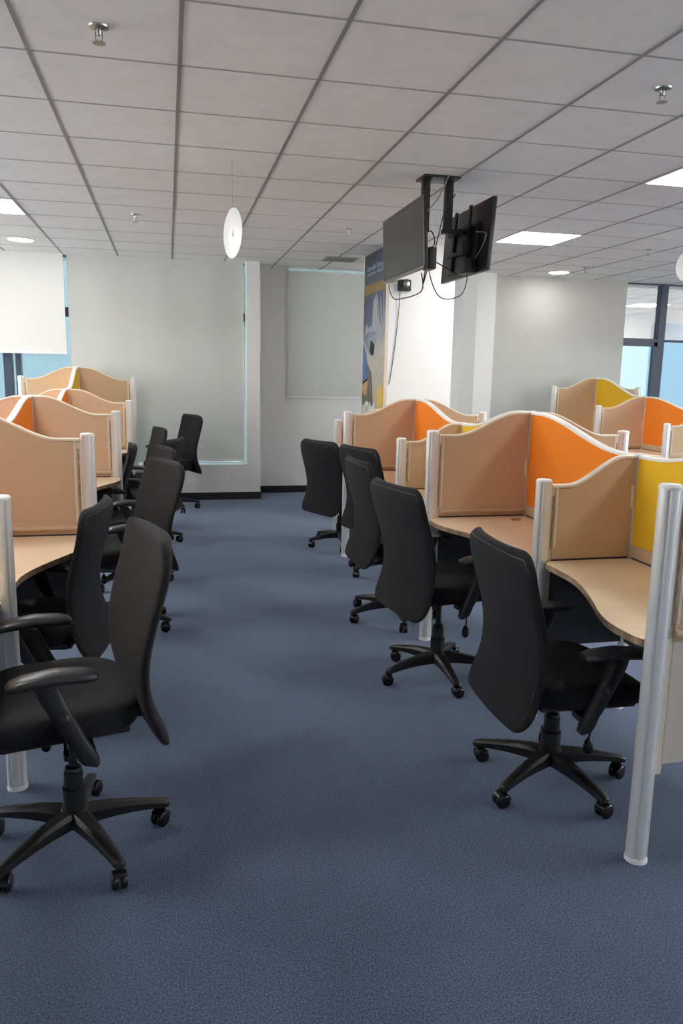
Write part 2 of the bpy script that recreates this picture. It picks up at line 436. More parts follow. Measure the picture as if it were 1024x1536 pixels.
def gadget(name, loc, size, label, m='blackm'):
    x, y, z = loc; a, b, c = size
    o = empty(name, loc); tag(o, label, 'device')
    MB().box(-a/2, a/2, -b/2, b/2, -c/2, c/2, .006).done('casing', M[m], o)
    MB().box(-a/2-.002, -a/2, -b/4, b/4, -c/4, c/4).done('port_panel', M['pad'], o, smooth=0)
    return o
gadget('media_box', (1.605, 4.74, 2.25), (.05, .12, .13), 'black box fixed low behind the left television')
gadget('media_box', (1.935, 4.95, 2.245), (.06, .16, .09), 'black box fixed low behind the right television')
gadget('media_box', (1.93, 5.0, 2.37), (.05, .12, .09), 'black box fixed midway behind the right television')
def cable(pts, rad, label, m='cable'):
    # smooth the path
    P = [Vector(p) for p in pts]; out = []
    for i in range(len(P)-1):
        p0 = P[max(i-1, 0)]; p1 = P[i]; p2 = P[i+1]; p3 = P[min(i+2, len(P)-1)]
        for k in range(8):
            t = k/8
            out.append(.5*((2*p1)+(-p0+p2)*t+(2*p0-5*p1+4*p2-p3)*t*t+(-p0+3*p1-3*p2+p3)*t**3))
    out.append(P[-1])
    tag(MB().tube(out, rad, 6).done('cable', M[m]), label, 'cable', 'cables around the televisions')
cable([(1.70, 5.00, CZ), (1.615, 4.97, 2.66), (1.60, 5.0, 2.50), (1.66, 5.0, 2.40), (1.68, 5.0, 2.25), (1.66, 5.0, 2.15), (1.62, 4.9, 2.12), (1.60, 4.80, 2.2)], .004, 'black cable dropping from ceiling plate down behind left television')
cable([(1.80, 4.99, CZ), (1.72, 4.95, 2.66), (1.63, 4.95, 2.55), (1.60, 4.95, 2.44)], .0035, 'grey cable slanting from ceiling plate to left television', 'wcable')
cable([(1.85, 4.99, 2.70), (1.77, 4.96, 2.58), (1.73, 4.96, 2.42), (1.70, 4.96, 2.32), (1.63, 4.95, 2.28), (1.61, 4.85, 2.30)], .0035, 'black cable curving down from right pole to black box')
cable([(1.65, 5.05, 2.46), (1.70, 5.0, 2.46), (1.72, 5.0, 2.38), (1.64, 5.0, 2.32), (1.72, 5.0, 2.28), (1.88, 4.98, 2.20)], .004, 'black cable crossing from left television to the right one')
cable([(1.68, 5.0, 2.30), (1.70, 5.0, 2.18), (1.74, 4.95, 2.06), (1.82, 4.95, 2.035), (1.90, 4.93, 2.07), (1.93, 4.93, 2.16), (1.93, 4.95, 2.21)], .0035, 'black cable hanging in a loop under right television')
cable([(1.93, 4.80, 2.28), (1.955, 4.74, 2.36), (1.96, 4.72, 2.42), (1.93, 4.80, 2.44)], .003, 'pale cable looping over the back of right television', 'wcable')
cable([(1.64, 5.0, 2.2), (1.66, 5.05, 2.09), (1.60, 5.3, 2.06), (1.62, 5.6, 2.10), (2.0, 7.0, 2.36), (2.32, 7.50, 2.46), (2.33, 7.56, 2.44)], .004, 'black cable drooping from left television to box on pillar')
wb = empty('emergency_lamp_box', (2.31, 7.60, 2.41)); tag(wb, 'small black box with round lamp on pillar, just below left television', 'lamp')
MB().box(-.065, .065, -.06, 0, -.055, .055, .012).done('casing', M['blackm'], wb)
MB().lathe([(.035, -.062), (.034, -.070), (.020, -.078), (.004, -.080)], c=(.01, .012), n=20, axis='y').done('lamp_lens', M['chrome'], wb)
cable([(2.27, 7.575, 2.36), (2.262, 7.59, 2.1), (2.235, 7.593, 1.8), (2.205, 7.593, 1.55), (2.185, 7.593, 1.44)], .0035, 'thin black cord hanging down the white pillar')

# ------------------------------------------------------------------ poster on the pillar
def poster():
    r = empty('poster_board', (2.165, 8.07, .90)); tag(r, 'tall printed poster board, navy above and cream below, on left face of pillar', 'poster')
    T = Matrix.Translation(-Vector(r.location))
    bd = MB().box(2.141, 2.163, 7.625, 8.52, .90, 2.80).done('printed_board', M['poster'], r, smooth=0)
    f = MB(); f.box(2.138, 2.165, 7.603, 7.628, .88, 2.808, .002); f.box(2.138, 2.165, 8.515, 8.54, .88, 2.808, .002); f.box(2.138, 2.165, 7.603, 8.54, .88, .90)
    f.done('frame', M['trim'], r, mtx=T)
    # re-origin the board: keep object coordinates in world height for its print
    bd.location = -Vector(r.location)
    def flat(name, poly, m, lay=1, cat=None):
        x = 2.141 - .0008*lay
        MB().prism(poly, lambda a, b: (x, a, b), lambda a, b: (2.1412, a, b)).done(name, M[m], r, smooth=0, mtx=T)
    flat('gold_band', [(8.51, 2.485), (7.63, 2.485), (7.63, 2.38), (8.51, 2.38)], 'gold')
    flat('blue_patch', [(8.515, 1.88), (8.38, 1.80), (8.30, 1.62), (8.28, 1.48), (8.515, 1.42)], 'pblue')
    flat('orange_patch', [(8.515, 1.44), (8.37, 1.48), (8.27, 1.50), (8.24, 1.34), (8.34, 1.24), (8.515, 1.30)], 'porange', 1)
    flat('dark_figure', [(8.515, 1.33), (8.33, 1.30), (8.27, 1.42), (8.31, 1.60), (8.28, 1.68), (8.12, 1.56), (8.08, 1.40), (8.04, 1.20), (8.515, 1.20)], 'pdark', 2)
    flat('pale_figure', [(8.46, 1.94), (8.42, 2.02), (8.36, 2.08), (8.33, 2.06), (8.30, 2.02), (8.22, 2.05), (8.14, 2.03), (8.12, 2.22), (8.10, 2.30), (7.98, 2.37), (7.95, 2.28), (7.93, 2.17), (7.86, 2.08), (7.74, 2.0), (7.72, 1.93), (7.78, 1.87), (7.86, 1.93), (7.95, 1.97), (8.05, 1.985), (8.15, 1.98), (8.30, 1.985)], 'pcloth', 3)
    flat('cream_figure', [(8.51, 1.92), (8.40, 1.86), (8.29, 1.77), (8.20, 1.735), (8.08, 1.71), (7.95, 1.70), (7.80, 1.74), (7.70, 1.72), (7.84, 1.60), (7.91, 1.53), (8.02, 1.50), (8.11, 1.56), (8.20, 1.60), (8.28, 1.66), (8.36, 1.77), (8.50, 1.88)], 'pcloth2', 4)
    flat('dark_handset', [(8.17, 1.895), (8.06, 1.86), (8.035, 1.83), (8.07, 1.745), (8.12, 1.735), (8.22, 1.78)], 'blackm', 5)
    oval = [(7.755+.115*math.cos(t*PI/12), 1.31+.125*math.sin(t*PI/12)) for t in range(24)]
    flat('yellow_sun', oval, 'pyel', 3)
    for i, (a, b, z0, z1) in enumerate(((7.97, 7.85, 2.33, 2.02), (7.84, 7.76, 2.30, 2.0), (7.73, 7.68, 2.36, 1.98))):
        flat('pale_streak', [(a, z0), (a-.03, z0+.02), (b-.02, z1), (b, z1)], 'pcloth', 2)
    random.seed(3)
    # worn lettering, too small and oblique in the photograph to be read: rows of strokes
    def word(name, y, z, w, h, n, m, cap=True):
        b = MB()
        st = w/n
        for i in range(n):
            hh = h*(1 if (i == 0 and cap) else random.choice((.62, .66, .95, .64)))
            x0 = y - i*st
            b.box(2.1396, 2.1412, x0-st*.30, x0, z, z+hh)
            k = random.choice((0, 1, 2))
            if k != 0: b.box(2.1396, 2.1412, x0-st*.78, x0, z+hh-h*.16, z+hh)
            if k != 1: b.box(2.1396, 2.1412, x0-st*.78, x0, z, z+h*.15)
            b.box(2.1396, 2.1412, x0-st*.78, x0-st*.52, z, z+hh*.9)
        b.done(name, M[m], r, smooth=0, mtx=T)
    word('white_lettering', 8.40, 2.625, .36, .058, 7, 'ink'); word('white_lettering', 8.01, 2.625, .30, .058, 5, 'ink')
    word('white_lettering', 8.39, 2.575, .35, .042, 8, 'ink', False); word('white_lettering', 7.99, 2.575, .26, .042, 5, 'ink', False)
    for k in range(4):
        word('gold_lettering', 8.46, 2.392+k*.023, .32, .014, 9, 'gold2', False); word('gold_lettering', 8.04, 2.392+k*.023, .34, .014, 9, 'gold2', False)
    # large white letters at the foot
    cu = bpy.data.curves.new('letters', 'FONT'); cu.body = 'CM'; cu.size = .30; cu.extrude = .0012; cu.offset = .008
    to = bpy.data.objects.new('tmp', cu); COL.objects.link(to)
    dg = bpy.context.evaluated_depsgraph_get(); me = bpy.data.meshes.new_from_object(to.evaluated_get(dg))
    bpy.data.objects.remove(to)
    # text x -> -Y, text y -> Z
    me.transform(Matrix(((0, 0, -1, 2.1396), (-1, 0, 0, 8.42), (0, 1, 0, 1.03), (0, 0, 0, 1))))
    me.transform(T); me.materials.clear(); me.materials.append(M['pwhite'])
    lo = bpy.data.objects.new('big_white_letters', me); COL.objects.link(lo); lo.parent = r
poster()

# ------------------------------------------------------------------ cubicle furniture
DESK = .735
def post_ring(r, z, cx=0, cy=0, n=72):
    out = []
    for k in range(n):
        a = 2*PI*k/n
        # round profile with four slots, two on each broad face
        rr = r
        for sl_ in (52, 128, 232, 308):
            d = abs((a-math.radians(sl_)+PI) % (2*PI) - PI)
            rr -= r*.24*math.exp(-(d/.11)**2)
        rr *= 1 + .03*math.cos(2*a)
        out.append((cx+rr*math.cos(a), cy+rr*math.sin(a), z))
    return out
def add_post(parent, name, x, y, z0, z1, r):
    p = MB(); p.loft([post_ring(r, z0, x, y), post_ring(r, z1, x, y)]).done(name, M['alu'], parent, smooth=50)
    p = bpy.data.objects[parent.children[-1].name] if False else COL.objects[-1]
    MB().lathe([(r*1.04, z1-.004), (r*1.06, z1+.004), (r*.9, z1+.011), (r*.4, z1+.013)], c=(x, y), n=28).done('post_cap', M['white'], p)
    MB().lathe([(r*1.1, 0), (r*1.1, .008), (r*1.0, .016)], c=(x, y), n=28).done('post_foot', M['white'], p)
    return p
def divider(x0, y, s, tall, label, group, raised=0.):
    """side partition from the spine (x0) out to the aisle (direction s)"""
    L = .60 if tall else (.408 if x0 < 0 else .455)
    zo, zi = ((1.205, 1.335) if tall else (1.072, 1.20))
    zo += raised; zi += raised
    r = empty('cubicle_divider', (x0 + s*L, y, 0)); tag(r, label, 'partition', group)
    # local frame: u = distance from aisle post towards the spine
    X = lambda u: -s*u
    pr = .033
    add_post(r, 'end_post', 0, 0, .012, zo+.018, pr)
    u0, u1 = .058, L-.022
    zz = lambda u: zo + (zi-zo)*sstep((u-u0)/(u1-u0), .14, .88)
    N = 22
    top = [(u0+(u1-u0)*i/N) for i in range(N+1)]
    h = .015
    poly = [(u, zz(u)-.004) for u in top] + [(u1, .80), (u0, .80)]
    MB().prism(poly, lambda u, z: (X(u), -h, z), lambda u, z: (X(u), h, z)).done('fabric_panel', M['fabric'], r, smooth=0)
    # cream edging following the curve and down the post side
    R = []
    path = [(u0-.022, zo)] + [(u, zz(u)) for u in top]
    for u, z in path:
        R.append([(X(u), -h-.004, z-.007), (X(u), -h-.004, z+.002), (X(u), -h+.003, z+.006), (X(u), h-.003, z+.006), (X(u), h+.004, z+.002), (X(u), h+.004, z-.007)])
    e = MB(); e.loft(R)
    e.box(X(u0-.004), X(u0+.006), -h-.003, h+.003, .80, zo-.002)
    e.done('edge_trim', M['trim'], r, smooth=45)
    MB().box(X(pr*.8), X(u0-.004), -.011, .011, .30, zo-.004).done('post_connector', M['trim'], r, smooth=0)
    MB().box(X(u0-.018), X(u0-.010), -.0135, .0135, .79, zo-.045).done('gasket', M['edge'], r, smooth=0)
    for zb in (1.02,):
        MB().box(X(u1-.012), X(u1+.004), -h-.007, h+.007, zb-.05, zb+.05, .002).done('bracket', M['trim'], r)
    # horizontal tube rail just above the worktop
    q = MB(); q.box(X(u0-.01), X(u1), -h-.002, h+.002, .742, .80, .004)
    if tall:
        q.tube([(X(u0-.01), -h-.006, .772), (X(u1), -h-.006, .772)], .013, 10)
        q.tube([(X(u1*.68), -h-.006, .772), (X(u1*.68+.03), -h-.006, .772)], .017, 10)
    q.done('cable_rail', M['rail'], r)
    MB().box(X(u0-.006), X(u1), -.0125, .0125, .335, .742, .002).done('lower_panel', M['mel'] if y < 2 else M['dark'], r, smooth=0)
    return r
def spine_post(x, y, tall, label, raised=0.):
    r = empty('partition_post', (x, y, 0)); tag(r, label, 'post')
    add_post(r, 'post_profile', 0, 0, .012, (1.335 if tall else 1.20)+raised, .0225)
def screen(x, ya, za, yb, zb, m, label, group):
    """spine screen between two centre posts, waving from za at ya to zb at yb"""
    r = empty('spine_screen', (x, (ya+yb)/2, 0)); tag(r, label, 'partition', group)
    s = 1 if yb > ya else -1
    a = ya + s*.024; b = yb - s*.024; N = 24
    ys = [a+(b-a)*i/N for i in range(N+1)]
    zz = lambda y: za + (zb-za)*sstep((y-a)/(b-a), .10, .90)
    o = -(ya+yb)/2; h = .015
    poly = [(y+o, zz(y)-.004) for y in ys] + [(b+o, .80), (a+o, .80)]
    MB().prism(poly, lambda u, z: (-h, u, z), lambda u, z: (h, u, z)).done('fabric_panel', M[m], r, smooth=0)
    R = [[(-h-.005, y+o, zz(y)-.008), (-h-.005, y+o, zz(y)+.003), (-h+.003, y+o, zz(y)+.007), (h-.003, y+o, zz(y)+.007), (h+.005, y+o, zz(y)+.003), (h+.005, y+o, zz(y)-.008)] for y in ys]
    MB().loft(R).done('edge_trim', M['trimw'], r, smooth=45)
    MB().box(-h-.003, h+.003, a+o, b+o, .742, .80, .003).done('cable_rail', M['rail'], r)
    MB().box(-.0125, .0125, a+o, b+o, .335, .742, .002).done('lower_panel', M['dark'], r, smooth=0)
def worktop(x0, yt, ys_, s, label, group, grommet=True, amp=.168):
    """desk top between the tall divider at yt and the short one at ys_; s = direction to the aisle"""
    r = empty('worktop', (x0+s*.25, (yt+ys_)/2, DESK)); tag(r, label, 'desk', group)
    d = 1 if ys_ > yt else -1
    a = yt + d*.019; b = ys_ - d*.019
    N = 36; outer = []
    for i in range(N+1):
        t = i/N
        wv = (.405 if x0 < 0 else .452) + (amp + (.045 if x0 < 0 and amp > .15 else 0))*(1-sstep(t, .12, .80))
        wv += .012*math.sin(PI*min(1, t/.4))
        dist = min(t, 1-t)*abs(b-a)
        k = max(0, 1-dist/.055)
        wv -= (.058 if t < .5 else .04)*(1-math.sqrt(max(0, 1-k*k)))
        outer.append((x0+s*wv, a+(b-a)*t))
    poly = [(x0+s*.017, a)] + outer + [(x0+s*.017, b)]
    ox, oy = r.location.x, r.location.y
    MB().prism(poly, lambda u, v: (u-ox, v-oy, 0), lambda u, v: (u-ox, v-oy, -.025)).done('desk_top', M['maple'], r, smooth=0, m2=M['edge'])
    gx = x0 + s*.13; gy = yt + d*.14
    if grommet:
        MB().lathe([(.028, 0), (.030, .003), (.022, .004)], c=(gx-ox, gy-oy), n=20).done('cable_grommet', M['edge'], r)
    for yy in (a+d*.02, b-d*.02):
        bk = MB(); bk.box(x0+s*.03-ox, x0+s*.36-ox, yy-oy-.012, yy-oy+.012, -.045, -.026); bk.box(x0+s*.03-ox, x0+s*.06-ox, yy-oy-.012, yy-oy+.012, -.25, -.045)
        bk.done('support_bracket', M['white'], r, smooth=0)

ZT, ZS = 1.335, 1.20
# right-hand cluster ------------------------------------------------
RX = 2.055
RY = [(1.995, True), (3.06, False), (4.13, True), (5.20, False), (6.26, True), (7.30, False)]
rl = ['tall tan cubicle divider nearest the camera, cut by right edge of picture',
      'short tan cubicle divider beside the nearest right worktop, second on right of the aisle',
      'tall tan cubicle divider with the large S curved top, third on right of the aisle',
      'short tan cubicle divider mostly hidden behind the third one on the right',
      'tall tan cubicle divider in front of the poster pillar',
      'short cubicle divider at the far end of right cluster, seen as grey post']
for (y, t), l in zip(RY, rl): divider(RX, y, -1, t, l, 'aisle dividers of the right cluster')
rl2 = {1: 'short tan divider on the far side of right cluster, behind the nearest orange screen',
       2: 'tall tan divider peeking out behind the large orange screen on the right',
       3: 'short tan divider on far side of right cluster, hidden behind yellow screen',
       4: 'tall tan divider behind the small far orange screen near the pillar',
       5: 'short tan divider on far side at the very end of right cluster'}
for i, l in rl2.items(): divider(RX, RY[i][0], 1, RY[i][1], l, 'outer dividers of the right cluster')
pl = ['nearest tall centre post of right cluster', 'short aluminium centre post between the nearest orange and yellow screens', 'tall aluminium centre post at left end of the large orange screen',
      'short aluminium centre post beside the small yellow screen', 'tall aluminium centre post at left end of far orange screen', 'last short centre post of the right cluster']
for (y, t), l in zip(RY, pl): spine_post(RX, y, t, l)
sl = [('yellow', 'yellow screen at right edge behind the nearest aluminium end post'), ('orange', 'large orange wave topped screen in the middle of right cluster'),
      ('yellow', 'small visible piece of yellow screen behind the large tan divider'), ('orange', 'small orange wave topped screen in front of the white pillar'), ('orange', 'rust coloured screen top showing just under the poster')]
for i, (m, l) in enumerate(sl):
    (ya, ta), (yb, tb) = RY[i], RY[i+1]
    screen(RX, ya, ZT if ta else ZS, yb, ZT if tb else ZS, m, l, 'spine screens of the right cluster')
wl = ['maple worktop nearest on the right, with wavy front edge', 'maple worktop behind the nearest right one, with dark grommet in corner', 'maple worktop third from the front in the right row', 'maple worktop fourth in right row, glimpsed behind a chair', 'maple worktop at far end of the right row']
for i, l in enumerate(wl):
    (ya, ta), (yb, tb) = RY[i], RY[i+1]
    worktop(RX, ya if ta else yb, yb if ta else ya, -1, l, 'worktops of the right row')
# left-hand cluster -------------------------------------------------
LX = -.985
LY = [(1.30, True), (2.83, False), (3.90, True), (4.97, False), (6.04, True), (7.11, False), (8.18, True), (9.20, True)]
ll = ['tall tan divider left of camera outside the picture', 'short divider at left edge whose post stands beside the nearest left chair', 'tall tan divider nearest in left row, fully fronting the picture edge', 'short tan divider hidden behind nearest tall left one',
      'tall tan divider second in left row with orange screen at its left', 'short tan divider hidden between second and third left dividers', 'tall tan divider third in left row, with small orange screen', 'highest tan divider at back of left row under the raised blind']
for (y, t), l in zip(LY, ll): divider(LX, y, 1, t, l, 'aisle dividers of the left cluster', .22 if y > 9 else 0)
ll2 = {2: 'left half of tall tan divider cut by left picture edge', 3: 'short tan divider on far left side, showing as a thin arc', 4: 'tall tan divider wing left of the orange screen at left edge', 5: 'short tan divider wing, left side, hidden', 6: 'small tan divider arc left of the small orange screen', 7: 'highest tan divider wing with post before the dark window frame'}
for i, l in ll2.items(): divider(LX, LY[i][0], -1, LY[i][1], l, 'outer dividers of the left cluster', .22 if LY[i][0] > 9 else 0)
for i, (y, t) in enumerate(LY):
    spine_post(LX, y, t, ['centre post of left cluster nearest the camera', 'short centre post of left cluster behind the near end post', 'tall centre post outside left edge of picture', 'short centre post of left cluster hidden behind dividers',
        'centre post right of the larger orange screen on left', 'short centre post behind the larger left orange screen', 'centre post right of the small left orange screen', 'highest centre post right of the yellow screen on left'][i], .22 if y > 9 else 0)
ls = [('yellow', 'yellow screen beside camera outside left edge'), ('orange', 'orange screen of left cluster outside left edge'), ('yellow', 'yellow screen hidden behind nearest left divider') , ('orange', 'larger orange screen with white wavy edge on the left'), ('yellow', 'yellow screen hidden behind second left divider'), ('orange', 'small orange screen with white edge on the left'), ('yellow', 'small yellow screen at back of left cluster')]
ls[1] = ('orange', ls[1][1])
for i in range(7):
    (ya, ta), (yb, tb) = LY[i], LY[i+1]
    m, l = ls[i]
    zb = ZT+.22 if yb > 9 else (ZT if tb else ZS)
    screen(LX, ya, ZT if ta else ZS, yb, zb, m, l, 'spine screens of the left cluster')
lw = ['maple worktop at left edge beside the nearest armchair', 'maple worktop with curved edge left, behind the near grey end post', 'maple worktop hidden behind nearest tall left divider', 'maple worktop second visible on left, beside a chair arm', 'maple worktop between second and third left dividers', 'maple worktop between third left divider and hidden short one']
for i, l in enumerate(lw):
    (ya, ta), (yb, tb) = LY[i], LY[i+1]
    worktop(LX, ya if ta else yb, yb if ta else ya, 1, l, 'worktops of the left row', grommet=False, amp=.08 if i == 0 else .168)
worktop(LX, 8.18, 9.20, 1, 'maple worktop in last left bay by the grey blind', 'worktops of the left row', grommet=False)
# far right cluster --------------------------------------------------
FX = 5.40
FY = [(6.93, False), (8.00, True), (9.08, True)]
divider(FX, 6.93, -1, False, 'short tan divider at right edge, nearest in far right cluster', 'dividers of the far right cluster')
divider(FX, 8.00, -1, True, 'tall tan divider left of the far right orange screen', 'dividers of the far right cluster')
divider(FX, 9.08, -1, True, 'highest tan divider left of far right yellow screen', 'dividers of the far right cluster', .20)
divider(FX, 9.08, 1, True, 'highest tan divider wing showing right of far yellow screen', 'dividers of the far right cluster', .20)
divider(FX, 8.00, 1, True, 'tall tan divider wing right of far right orange screen', 'dividers of the far right cluster')
spine_post(FX, 6.93, False, 'centre post at end of far right cluster'); spine_post(FX, 8.00, True, 'centre post left of the far right orange screen'); spine_post(FX, 9.08, True, 'centre post left of the far right yellow screen', .20)
screen(FX, 6.93, ZS, 8.00, ZT, 'orange', 'orange screen at right edge in far right cluster', 'spine screens of far right cluster')
screen(FX, 8.00, ZT, 9.08, ZT+.20, 'yellow', 'bright yellow screen in far right cluster by the window', 'spine screens of far right cluster')
worktop(FX, 8.00, 6.93, -1, 'maple worktop in front bay of far right cluster', 'worktops of far right cluster', False)
worktop(FX, 8.00, 9.08, -1, 'maple worktop in back bay of far right cluster', 'worktops of far right cluster', False)

# ------------------------------------------------------------------ office chair
def lag(v, ks, vs):
    t = 0
    for i, (k, y) in enumerate(zip(ks, vs)):
        p = y
        for j, q in enumerate(ks):
            if j != i: p *= (v-q)/(k-q)
        t += p
    return t
KV = (0, .2, .42, .7, 1.)
PY = (-.237, -.186, -.176, -.222, -.266); PW = (.315, .272, .277, .291, .285); ZB, ZTOP = .367, 1.017
def make_chair():
    root = empty('office_chair')
    # backrest ------------------------------------------------------
    R = []; nv = 40; nu = 40
    for i in range(nv+1):
        v = .5-.5*math.cos(PI*i/nv)
        z = ZB+(ZTOP-ZB)*v; y = lag(v, KV, PY); Wd = lag(v, KV, PW)
        t = max(0, (v-.87)/.13); Wd -= .085*(1-math.sqrt(max(0, 1-t*t)))
        t = max(0, (.16-v)/.16); Wd -= .13*(1-math.sqrt(max(0, 1-t*t)))
        c = .004*(1-v)+.034*v
        th = .052+.008*v
        e = min(v/.03, (1-v)/.045)
        ts = math.sqrt(max(.0, 1-(1-min(1, e))**2)) if e < 1 else 1
        ring = []
        for k in range(nu):
            a = 2*PI*k/nu; ca, sa = math.cos(a), math.sin(a)
            px = math.copysign(abs(ca)**.62, ca); py = math.copysign(abs(sa)**.62, sa)
            off = py*th*.5*max(ts, .12)*(1-.25*px*px)
            ring.append((px*Wd, y + c*px*px - th*.42 + off, z-.45))
        R.append(ring)
    b = MB().loft(R).done('backrest', M['chairf'], root, smooth=60); b.location.z = .45
    # stitched piping round the edge of the back
    def onback(v, px):
        z = ZB+(ZTOP-ZB)*v; y = lag(v, KV, PY); Wd = lag(v, KV, PW)
        t = max(0, (v-.87)/.13); Wd -= .085*(1-math.sqrt(max(0, 1-t*t)))
        t = max(0, (.16-v)/.16); Wd -= .13*(1-math.sqrt(max(0, 1-t*t)))
        th = .052+.008*v; e = min(v/.03, (1-v)/.045)
        ts = math.sqrt(max(0, 1-(1-min(1, e))**2)) if e < 1 else 1
        ca = abs(px)**(1/.62); py = math.sqrt(max(0, 1-ca*ca))**.62
        return (px*Wd, y + (.004*(1-v)+.034*v)*px*px - th*.42 - py*th*.5*ts*(1-.25*px*px), z-.45)
    sm = [onback(.06+.90*i/36, -.93) for i in range(37)] + [onback(.965+.012*math.sin(PI*i/12), -.86+1.72*i/12) for i in range(13)] + [onback(.96-.90*i/36, .93) for i in range(37)]
    MB().tube(sm, .0024, 6).done('piping', M['plast'], b)
    j = MB(); j.tube([(0, -.13, -.035), (0, -.175, -.03), (0, -.20, .03), (0, -.195, .12)], .014, 8)
    j.done('back_bracket', M['plast'], b)
    # seat ----------------------------------------------------------
    def outline(sc, z, dz=0.):
        out = []
        for k in range(48):
            a = 2*PI*k/48; ca, sa = math.cos(a), math.sin(a)
            x = math.copysign(abs(ca)**.5, ca)*.248*sc; y = .045 + math.copysign(abs(sa)**.55, sa)*.238*sc
            fr = max(0, (y-.12)/.16); zz_ = z - dz*.035*fr*fr + .012*(abs(x)/.25)**2*dz
            out.append((x, y, zz_))
        return out
    s_ = MB().loft([outline(.93, .448), outline(.985, .456), outline(1.0, .475), outline(1.0, .500, .6), outline(.985, .514, 1), outline(.93, .523, 1), outline(.75, .525, 1), outline(.4, .522, 1), outline(.05, .520, 1)]).done('seat', M['chairf'], root, smooth=60)
    MB().box(-.20, .20, -.15, .22, .428, .450, .012).done('seat_shell', M['plast'], s_)
    # arms ----------------------------------------------------------
    for sx in (-1, 1):
        arm = MB()
        prof = [(.095, .648, .033), (.078, .60, .036), (.045, .53, .036), (.012, .46, .034), (-.008, .425, .033), (-.014, .40, .030), (-.016, .388, .022)]
        Rr = []
        for y, z, hw in prof:
            Rr.append([(sx*.272+dx*.017, y+dy*hw+.0, z+dy*hw*.35) for dx, dy in ((-1, -.7), (-.6, -1), (.6, -1), (1, -.7), (1, .7), (.6, 1), (-.6, 1), (-1, .7))])
        arm.loft(Rr)
        arm.box(sx*.20, sx*.275, -.035, .025, .415, .440, .005)
        a_ = arm.done('armrest', M['plast'], root, smooth=50)
        pd = MB(); Rr = []
        for y, hw, z, th in ((-.048, .020, .655, .010), (-.040, .034, .657, .018), (-.005, .041, .662, .022), (.07, .042, .668, .023), (.15, .040, .662, .022), (.185, .032, .655, .018), (.196, .018, .651, .010)):
            Rr.append([(sx*.270+hw*dx, y, z+th*dz) for dx, dz in ((-1, 0), (-.93, .5), (-.6, .8), (0, .85), (.6, .8), (.93, .5), (1, 0), (.85, -.5), (0, -.65), (-.85, -.5))])
        pd.loft(Rr).done('arm_pad', M['pad'], a_, smooth=60)
        MB().lathe([(.017, sx*.287), (.017, sx*.294), (.010, sx*.299)], c=(.052, .545), n=18, axis='x').done('adjusting_knob', M['pad'], a_)
    # mechanism -----------------------------------------------------
    m_ = MB().box(-.075, .075, -.13, .12, .385, .430, .012).box(-.035, .035, -.24, -.12, .395, .425, .008).done('tilt_mechanism', M['plast'], root)
    lv = MB(); lv.tube([(.07, .05, .40), (.13, .055, .395), (.165, .06, .37), (.170, .062, .33), (.160, .065, .295)], .004, 6)
    lv.lathe([(.006, .30), (.015, .285), (.0185, .265), (.015, .248), (.006, .240)], c=(.160, .065), n=16)
    lv.done('tilt_lever', M['wheel'], m_)
    MB().tube([(-.07, .03, .405), (-.19, .04, .402), (-.20, .04, .40), (-.235, .042, .398)], [.006, .006, .011, .009], 8).done('height_lever', M['wheel'], m_)
    # gas lift ------------------------------------------------------
    gl = MB().lathe([(.036, .115), (.037, .205), (.030, .208), (.030, .262), (.026, .266), (.025, .275)], n=28).done('gas_lift', M['plast'], root)
    MB().lathe([(.0145, .25), (.0145, .40)], n=18).done('piston', M['wheel'], gl)
    # star base -----------------------------------------------------
    sb = MB().lathe([(.045, .075), (.047, .12), (.042, .13), (.037, .132)], n=28)
    for k in range(5):
        a = 2*PI*k/5
        Rr = []
        for q, hw, zt, th in ((.02, .033, .130, .052), (.06, .031, .129, .050), (.12, .0265, .124, .044), (.18, .023, .114, .036), (.24, .020, .101, .029), (.285, .019, .090, .024), (.302, .017, .084, .020), (.308, .010, .080, .012)):
            ring = []
            for dx, dz in ((-1, -1), (-1, -.25), (-.62, 0), (.62, 0), (1, -.25), (1, -1)):
                lx, ly = q, dx*hw*(1 if dz > -1 else .85)
                ring.append((lx*math.cos(a)-ly*math.sin(a), lx*math.sin(a)+ly*math.cos(a), zt+dz*th))
            Rr.append(ring)
        sb.loft(Rr)
    sb = sb.done('star_base', M['plast'], root, smooth=45)
    caster = None
    for k in range(5):
        a = 2*PI*k/5
        c = MB()
        for off in (-.0135, .0135):
            c.lathe([(.010, off-.0105), (.022, off-.0100), (.0275, off-.006), (.0280, off), (.0275, off+.006), (.022, off+.0100), (.010, off+.0105)], c=(-.014, .028), n=24, axis='y')
        # hood over the wheels
        Rr = []
        for t in range(9):
            an = PI*(.05+.72*t/8)
            rr = .0305
            Rr.append([(-.014+rr*math.cos(an), -.020, .028+rr*math.sin(an)), (-.014+rr*math.cos(an), .020, .028+rr*math.sin(an)), (-.014+(rr-.004)*math.cos(an), .020, .028+(rr-.004)*math.sin(an)), (-.014+(rr-.004)*math.cos(an), -.020, .028+(rr-.004)*math.sin(an))])
        c.loft(Rr); c.tube([(0, 0, .045), (0, 0, .080)], .009, 10)
        rot = random.uniform(0, 2*PI) if False else (k*2.1+.6)
        T = Matrix.Rotation(a, 4, 'Z') @ Matrix.Translation((.286, 0, 0)) @ Matrix.Rotation(rot, 4, 'Z')
        c.done('caster', M['wheel'], sb, smooth=50, mtx=T)
    return root
proto = make_chair()
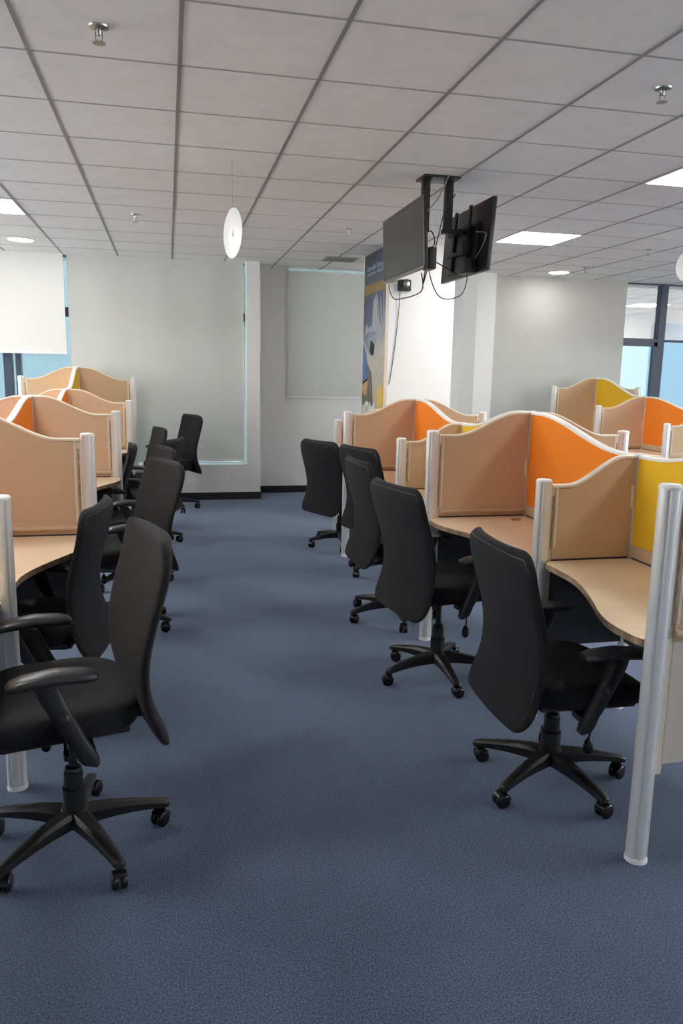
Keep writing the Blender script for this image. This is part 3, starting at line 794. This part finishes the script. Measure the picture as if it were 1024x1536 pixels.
# x, y, facing(deg from +X), star base phase(deg), lift, lean, label
CH = [
 (1.412, 2.512, -1.5, 138, -.055, -.015, 'nearest right office chair, back towards the aisle, beside the wavy worktop', 'chairs along the right row'),
 (1.335, 3.592, 9.5, 125, .012, .02, 'second right office chair, standing before the large orange screen', 'chairs along the right row'),
 (1.375, 4.56, 1.6, 197, .006, -.03, 'third right office chair, narrow view of its back, behind the second one', 'chairs along the right row'),
 (1.63, 5.66, 18, 206, -.01, 0, 'fourth right office chair, only top of back showing against the tan divider', 'chairs along the right row'),
 (1.498, 6.662, 24.7, 192, -.057, -.028, 'farthest right office chair, whole back seen against the white wall', 'chairs along the right row'),
 (-.325, 2.427, 194, 13.5, .024, -.01, 'nearest left office chair facing the left desks, with both armrests in view', 'chairs along the left row'),
 (-.553, 3.45, 173, 20, -.05, -.04, 'left office chair directly behind the nearest one, back turned to the aisle', 'chairs along the left row'),
 (-.285, 4.65, 203, -27, 0, .033, 'third left office chair in the aisle, tall leaning back', 'chairs along the left row'),
 (-.29, 5.62, 196, 10, -.02, 0, 'left office chair hidden behind third one, armrests poking out left', 'chairs along the left row'),
 (-.57, 6.42, 183, 30, -.07, 0, 'dark office chair squeezed behind the second left divider post', 'chairs along the left row'),
 (-.20, 6.98, 163, 5, -.06, 0, 'low office chair behind third left one, rounded top of back showing', 'chairs along the left row'),
 (-.344, 7.62, 193, 15, -.024, 0, 'far left office chair against grey blind, left of the last one', 'chairs along the left row'),
 (.025, 8.74, 201, 5, .035, -.02, 'farthest left office chair standing alone before the low sill', 'chairs along the left row')]
for i, (x, y, yaw, ph, dz, ln, lab, grp) in enumerate(CH):
    o = proto if i == 0 else copy_tree(proto)
    o.location = (x, y, 0); rz = math.radians(yaw-90); o.rotation_euler.z = rz
    tag(o, lab, 'chair', grp)
    for c in o.children:
        nm = c.name.split('.')[0]
        if nm == 'star_base': c.rotation_euler.z = math.radians(ph)-rz
        elif nm != 'gas_lift': c.location.z = (.45 if nm == 'backrest' else 0)+dz
        if nm == 'backrest': c.rotation_euler.x = ln

# ------------------------------------------------------------------ world, camera
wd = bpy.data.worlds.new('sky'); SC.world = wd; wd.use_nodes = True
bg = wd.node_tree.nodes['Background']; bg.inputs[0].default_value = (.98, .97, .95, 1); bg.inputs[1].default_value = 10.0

f, ya, pi, ro = 1151.7605, .2225640, -.1783665, .0182118
fwd = Vector((math.sin(ya)*math.cos(pi), math.cos(ya)*math.cos(pi), math.sin(pi)))
right = Vector((math.cos(ya), -math.sin(ya), 0)); up = right.cross(fwd)
r2 = math.cos(ro)*right + math.sin(ro)*up; u2 = -math.sin(ro)*right + math.cos(ro)*up
cam = bpy.data.cameras.new('camera'); co = bpy.data.objects.new('camera', cam); COL.objects.link(co)
cam.sensor_fit = 'VERTICAL'; cam.sensor_height = 36; cam.lens = f/1536*36
cam.clip_start = .05; cam.clip_end = 200
co.matrix_world = Matrix(((r2.x, u2.x, -fwd.x, 0), (r2.y, u2.y, -fwd.y, 0), (r2.z, u2.z, -fwd.z, 1.54), (0, 0, 0, 1)))
SC.camera = co
SC.view_settings.view_transform = 'Standard'; SC.view_settings.look = 'None'
SC.view_settings.exposure = .13; SC.view_settings.gamma = 1; SC.view_settings.use_curve_mapping = False
SC.cycles.use_denoising = True
SC.cycles.max_bounces = 8; SC.cycles.diffuse_bounces = 6
